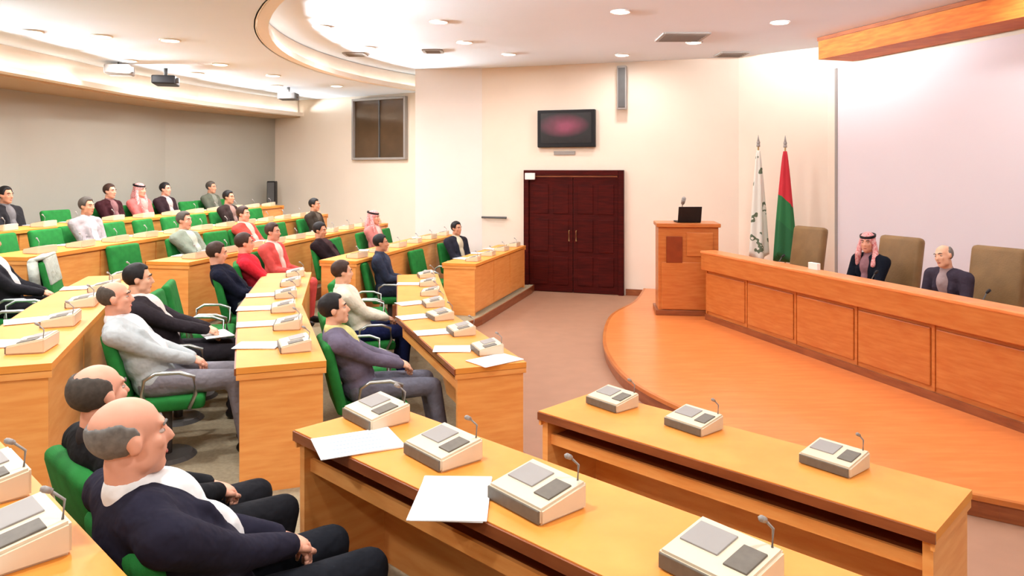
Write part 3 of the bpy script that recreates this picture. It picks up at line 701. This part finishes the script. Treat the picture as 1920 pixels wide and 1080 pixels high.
    ell(trou, pel+up*.0, .17*bk, .125*bk, .12)
    # shirt front, collar, tie line
    ell(shirt, ch+fw*.05*bk+up*.02, .088, (.104)*bk, .15); ell(shirt, pel+up*.2+fw*.055*bk, .072, (.115)*bk*(1+(bk-1)*1.2), .17)
    limb(shirt, [nb-up*.05+fw*.016, nb+upn*.026], [.079, .069])
    out = {'body': volume('body', body, vox, 3, fins), 'jacket': volume('jacket', jack, jv, 4), 'trousers': volume('trousers', trou, jv, 3), 'shirt': volume('shirt', shirt, .012 if near else .016, 2), 'shoes': shoes}
    hr = bmesh.new(); hk = P['hair']
    if hk:
        rr = random.Random(5); n_ = 1100
        for i in range(n_):
            zz = 1-2*(i+.5)/n_; an_ = i*2.39996; q_ = math.sqrt(1-zz*zz); v = Vector((.075*q_*math.cos(an_), -.015+.096*q_*math.sin(an_), .035+.083*zz))
            if v.z < -.03 and v.y > -.055: continue
            if v.y > .035 and v.z < .088: continue
            if v.y > -.012 and v.z < .012: continue
            if hk == 'fringe' and ((v.y+.062)/.08)**2+((v.z-.002)/.062)**2 > 1: continue
            if hk == 'crown' and ((v.y+.065)/.08)**2+((v.z-.01)/.085)**2 > 1: continue
            th_ = {'full': .0125, 'fringe': .0085, 'crown': .009}[hk]
            if hk == 'full': th_ += .006*max(0, (v.z-.04)/.08)
            ball(hr, v, th_*rr.uniform(.85, 1.2), HM, 1)
    if hk: out['hair'] = volume('hair', hr, .006 if near else .010, 9 if near else 3)
    feats = []; lp_ = bmesh.new()
    for s in (-1, 1):
        ey = bmesh.new(); ir = bmesh.new(); br = bmesh.new()
        ball(ey, (s*.031, .0735, .006), (.0125, .0115, .0065), HM, 2); ball(ir, (s*.031, .083, .006), (.005, .003, .005), HM, 1)
        limb(br, [HM @ Vector((s*.014, .092, .028)), HM @ Vector((s*.032, .09, .034)), HM @ Vector((s*.05, .079, .028))], [.004, .005, .003], 6, 1)
        feats += [('eye', newmesh('eye', ey, True), M_EYEW), ('iris', newmesh('iris', ir, True), M_EYED), ('eyebrow', newmesh('eyebrow', br, True), None)]
    ball(lp_, (0, .0885, -.064), (.021, .0075, .0065), HM, 2)
    feats.append(('lips', newmesh('lips', lp_, True), M_LIP)); out['feats'] = feats
    if P['scarf']:
        sc_ = bmesh.new(); ball(sc_, (0, -.02, .045), (.087, .106, .088), HM, 3)
        for s in (-1, 1): limb(sc_, [HM @ Vector((s*.07, -.01, .02)), HM @ Vector((s*.088, 0, -.06)), HM @ Vector((s*.1, .02, -.14)), nb+Vector((s*.11, .08, -.1))], [.03, .032, .038, .03])
        limb(sc_, [HM @ Vector((0, -.08, 0)), HM @ Vector((0, -.1, -.1)), nb+Vector((0, -.09, -.1))], [.06, .075, .06]); 
        out['headscarf'] = volume('headscarf', sc_, .012, 2)
        ag = bmesh.new()
        for dz in (0, .016): tube(ag, [HM @ Vector((.084*math.cos(a), -.02+.1*math.sin(a), .075+dz-.02*math.sin(a))) for a in [2*math.pi*i/24 for i in range(25)]], .0085, 6, caps=False)
        out['head_cord'] = newmesh('head_cord', ag, True)
    out['_head'] = hd
    return out
CACHE = {}
M_KEF = mat('red white headscarf', (206, 96, 96), rough=.85, rgb2=(232, 190, 186), nscale=60)
M_LANY = None
def person(label, x, y, fz, facing, pose, near=False, jacket=(30, 30, 36), shirt=(240, 238, 232), trousers=None, hair='black', skin='a', group='seated audience', scale=1.0, at_head=True, chair_label=None, keepcap=False):
    key = (tuple(sorted((k, v) for k, v in pose.items())), near)
    if key not in CACHE: CACHE[key] = person_meshes(pose, near)
    Q = CACHE[key]; f = Vector(facing).normalized(); rz = face_rz(f)
    hl = Q['_head']
    px, py = x, y
    if at_head: px, py = x-f.x*hl.y*scale, y-f.y*hl.y*scale
    t = thing('person', label, 'person', (px, py, fz), rz, group); t.scale = (scale,)*3
    cj = cloth(str(jacket), jacket); ct = cloth(str(trousers or jacket), trousers or jacket); cs = cloth(str(shirt), shirt)
    b_ = link('body', Q['body'], SKIN[skin], t, True)
    link('jacket', Q['jacket'], cj, t, True); link('trousers', Q['trousers'], ct, t, True); link('shirt', Q['shirt'], cs, t, True)
    for s_ in Q['shoes']: link('shoe', s_, M_SHOE, t, True)
    if 'hair' in Q: link('hair', Q['hair'], HAIR[hair], t, True)
    for n_, me_, m_ in Q['feats']: link(n_, me_, m_ or HAIR[hair], b_, m_ is None)
    if 'headscarf' in Q: link('headscarf', Q['headscarf'], M_KEF, t, True); link('head_cord', Q['head_cord'], M_BLACK, t)
    if chair_label:
        q = Vector((px, py))+f*.07
        chair(q.x, q.y, fz, rz, chair_label, 'green audience chairs')
    return t
NL = (.938, .347)
BACKP = dict(recline=24, lap=(.05, .27, .68)); UPR = dict(recline=10, lap=(.07, .3, .7)); FWD = dict(recline=-12, lap=(.12, .42, .86), head_pitch=-8)
REC = dict(recline=34, lap=(.05, .2, .68), head_pitch=6, knee_y=.5, foot_y=.5)
# near block
person('balding man in dark navy suit and white shirt in the foreground', -1.16, 2.27, FZ[2], NB, dict(recline=30, lap=(.04, .25, .68), hair='fringe', bulk=1.12, head_pitch=-4, head_yaw=-6, knee_y=.5), True, (38, 36, 50), (248, 248, 246), (26, 28, 34), 'grey', 'c', scale=1.06, chair_label='green chair under the balding man in the navy suit')
person('bald man in dark suit behind the foreground man', -1.58, 2.86, FZ[2], NB, dict(recline=24, lap=(.05, .26, .68), hair='crown', bulk=1.05, head_yaw=14, head_pitch=-8, knee_y=.52), True, (30, 30, 32), (60, 54, 54), (34, 34, 38), 'dgrey', 'c', chair_label='green chair under the bald man behind the foreground man')
# middle block
person('bald man in pale grey jacket and grey trousers slumped in chair', -2.76, 5.2, FZ[2], NL, dict(recline=32, lap=(.04, .24, .68), hair='crown', bulk=1.08, head_pitch=-6, knee_y=.52, foot_y=.6), True, (186, 192, 192), (246, 244, 244), (134, 130, 136), 'dgrey', 'c', chair_label='green chair under the man in pale grey')
person('dark haired man in black suit beside the man in pale grey', -3.0, 6.0, FZ[2], NL, dict(recline=28, lap=(.06, .3, .72), knee_y=.52, foot_y=.5), True, (48, 42, 46), (236, 226, 218), (44, 40, 44), 'black', 'a', chair_label='green chair under the dark haired man in black suit')
person('dark haired man in grey purple suit at the front middle desk', -1.36, 5.72, FZ[1], NL, dict(recline=26, lap=(.05, .34, .7), head_pitch=-10, head_yaw=-8, knee_y=.54, foot_y=.62), True, (112, 104, 122), (226, 222, 150), (112, 112, 124), 'black', 'a', chair_label='green chair under the man in grey purple suit')
person('person in white shirt and navy trousers behind the grey suited man', -1.76, 7.75, FZ[1], NL, dict(BACKP), False, (236, 228, 206), (240, 236, 220), (30, 36, 76), 'brown', 'a', chair_label='green chair under the person in white shirt')
person('dark haired man in navy jacket at the end of the front middle desk', -1.85, 10.55, FZ[1], (1, .05), dict(UPR), False, (50, 56, 74), (70, 74, 90), None, 'black', 'b', chair_label='green chair under the man in navy at the desk end')
person('man in dark navy suit next to the person in red', -3.2, 8.1, FZ[2], NL, dict(REC), False, (26, 28, 44), (40, 40, 50), None, 'brown', 'c', chair_label='green chair under the man in dark navy suit')
person('person in bright red top leaning back in the second row', -3.15, 8.8, FZ[2], NL, dict(BACKP), False, (214, 44, 60), (214, 60, 70), (60, 50, 60), 'brown', 'c', chair_label='green chair under the person in bright red top')
person('man in black suit cut off by the left edge', -4.95, 7.05, FZ[3], NL, dict(BACKP), False, (36, 34, 38), (230, 226, 222), None, 'black', 'b', chair_label='green chair under the man at the left edge')
# far block
NT = (.975, -.22)
person('man in dark suit behind the front desk left of the door', -.98, 13.2, FZ[1], (.75, -.66), dict(UPR), False, (42, 42, 52), (206, 196, 170), None, 'black', 'b', chair_label='green chair under the man in dark suit by the door')
person('man in black suit reclining in the second row of far block', -2.88, 11.2, FZ[2], NT, dict(REC), False, (34, 22, 24), (70, 50, 50), None, 'black', 'b', chair_label='green chair under the reclining man in black')
person('person in pink robe and red headscarf by the wall', -2.42, 13.1, FZ[2], NT, dict(UPR, scarf=True, hair=None), False, (206, 130, 124), (226, 190, 180), None, 'black', 'c', chair_label='green chair under the person in pink robe')
person('person in red jacket and pale shirt at start of second far row', -3.2, 10.0, FZ[2], NT, dict(UPR), False, (216, 86, 80), (240, 214, 200), None, 'brown', 'c', chair_label='green chair under the person in red jacket')
person('man in dark brown suit seated before the cream side wall', -3.7, 14.0, FZ[3], NT, dict(UPR), False, (62, 54, 46), (90, 80, 70), None, 'black', 'b', chair_label='green chair under the man in brown suit')
person('person in coral red top in the third row', -4.17, 11.6, FZ[3], NT, dict(BACKP), False, (204, 76, 66), (236, 196, 180), None, 'brown', 'c', chair_label='green chair under the person in coral red top')
person('person in grey green shirt in the third row', -4.43, 10.1, FZ[3], NT, dict(BACKP), False, (134, 142, 126), (190, 196, 180), None, 'dgrey', 'c', chair_label='green chair under the person in grey green shirt')
person('man in dark charcoal suit in the fourth row near the back', -5.12, 13.5, FZ[4], NT, dict(UPR), False, (56, 44, 42), (150, 120, 110), None, 'black', 'b', chair_label='green chair under the charcoal suited man')
person('person in pale grey shirt in the fourth row', -5.75, 10.1, FZ[4], NT, dict(UPR), False, (170, 160, 160), (220, 214, 214), (70, 60, 60), 'dgrey', 'b', chair_label='green chair under the person in pale grey shirt')
person('grey haired person in olive grey jacket in the back row', -6.12, 15.2, FZ[5], NT, dict(UPR), False, (96, 98, 84), (130, 130, 116), None, 'dgrey', 'b', chair_label='green chair under the person in olive grey')
person('man in black suit in the back row beside a headscarf wearer', -6.38, 13.75, FZ[5], NT, dict(UPR), False, (50, 34, 38), (200, 180, 176), None, 'black', 'c', chair_label='green chair under the back row man in black')
person('back row person in pink with red and white headscarf', -6.5, 13.05, FZ[5], NT, dict(UPR, scarf=True, hair=None), False, (214, 110, 104), (226, 160, 150), None, 'black', 'c', chair_label='green chair under the back row headscarf wearer')
person('man in dark maroon suit in the back row', -6.65, 12.35, FZ[5], NT, dict(UPR), False, (58, 26, 30), (140, 100, 100), None, 'brown', 'c', chair_label='green chair under the man in maroon')
person('back row man in dark jacket at the far left edge', -7.05, 10.4, FZ[5], NT, dict(UPR), False, (44, 42, 44), (120, 116, 116), None, 'black', 'b', chair_label='green chair under the back row man at left')
# head table
FP = Vector((-.92, -.39))
person('seated official in black jacket and red headscarf at the head table', 4.33, 9.1, SZ, FP, dict(recline=-6, hip=.66, foot_z=.0, lap=(.12, .42, .84), knee_y=.44, scarf=True, hair=None, head_yaw=25), False, (20, 24, 34), (150, 110, 116), None, 'black', 'c', group='officials at the head table')
person('man in dark grey suit leaning forward at the head table', 4.52, 7.82, SZ, FP, dict(recline=-16, hip=.66, lap=(.14, .42, .84), knee_y=.44, head_roll=12, hair='crown'), False, (62, 54, 66), (170, 150, 150), None, 'grey', 'a', group='officials at the head table')

# free chairs
def free_chairs(rows, sec, off, rng=None):
    for k, pts in rows.items():
        q = offset(pts, -off); Lq = plen(q); n = int(Lq/.66); c = 0
        for i in range(n):
            p, tt = along(q, .35+i*.66)
            if any((Vector((a, b2))-p).length < .56 and abs(z-FZ[k]) < .05 for a, b2, z in chair_spots): continue
            if abs(p.x) > .70*p.y: continue
            nn = Vector((tt.y, -tt.x))
            chair(p.x, p.y, FZ[k], face_rz(nn)+random.uniform(-.14, .14), 'empty green chair, %s free one from the near end, %s row of %s block' % (ordn[c], rown[k], sec), 'green audience chairs'); c += 1
chair_spots.append((-4.42, 7.75, FZ[3]))
free_chairs(L, 'middle', .66)
free_chairs(T, 'far', .53)
chair(-4.42, 7.75, FZ[3], face_rz(NL), 'green chair with a pale grey jacket over its back', 'green audience chairs')
# jacket hung over a chair
t = thing('draped_jacket', 'pale grey jacket draped over a chair back near the left edge', 'jacket', (-4.42, 7.75, FZ[3]), face_rz(NL))
bm = bmesh.new(); M = Matrix.Translation((0, -.26, .42)) @ Matrix.Rotation(math.radians(13), 4, 'X')
box(bm, (0, -.055, .3), (.5, .03, .5), M, bev=.012); box(bm, (0, .055, .42), (.48, .03, .28), M, bev=.012); box(bm, (0, 0, .565), (.5, .14, .035), M, bev=.014)
obj('fabric', bm, cloth('pale grey', (186, 190, 178)), t, True)
for s in (-1, 1):
    bm = bmesh.new(); limb(bm, [M @ Vector((s*.22, -.05, .54)), M @ Vector((s*.27, -.07, .3)), M @ Vector((s*.26, -.06, .06))], [.05, .048, .04])
    obj('sleeve', bm, cloth('pale grey', (186, 190, 178)), t, True)
# papers held by the man in black
paper(-2.46, 6.2, FZ[2]+.67, .6, 'white papers on the lap of the dark haired man in black')
# equipment stand in the far corner
t = thing('corner_speaker', 'tall black loudspeaker on a stand in the far back corner', 'loudspeaker', (-5.75, 17.9, FZ[5]), 0)
bm = bmesh.new(); tube(bm, [(0, 0, .02), (0, 0, .75)], .02); obj('pole', bm, M_BLACK, t)
bm = bmesh.new(); cone(bm, (0, 0, 0), (0, 0, .03), .16, .14, 20); obj('base', bm, M_BLACK, t)
obj('cabinet', bx((0, 0, 1.02), (.2, .2, .56), bev=.02), M_BLACK, t)
obj('grille', bx((.0, -.104, 1.02), (.16, .012, .5)), M_DGREY, t)
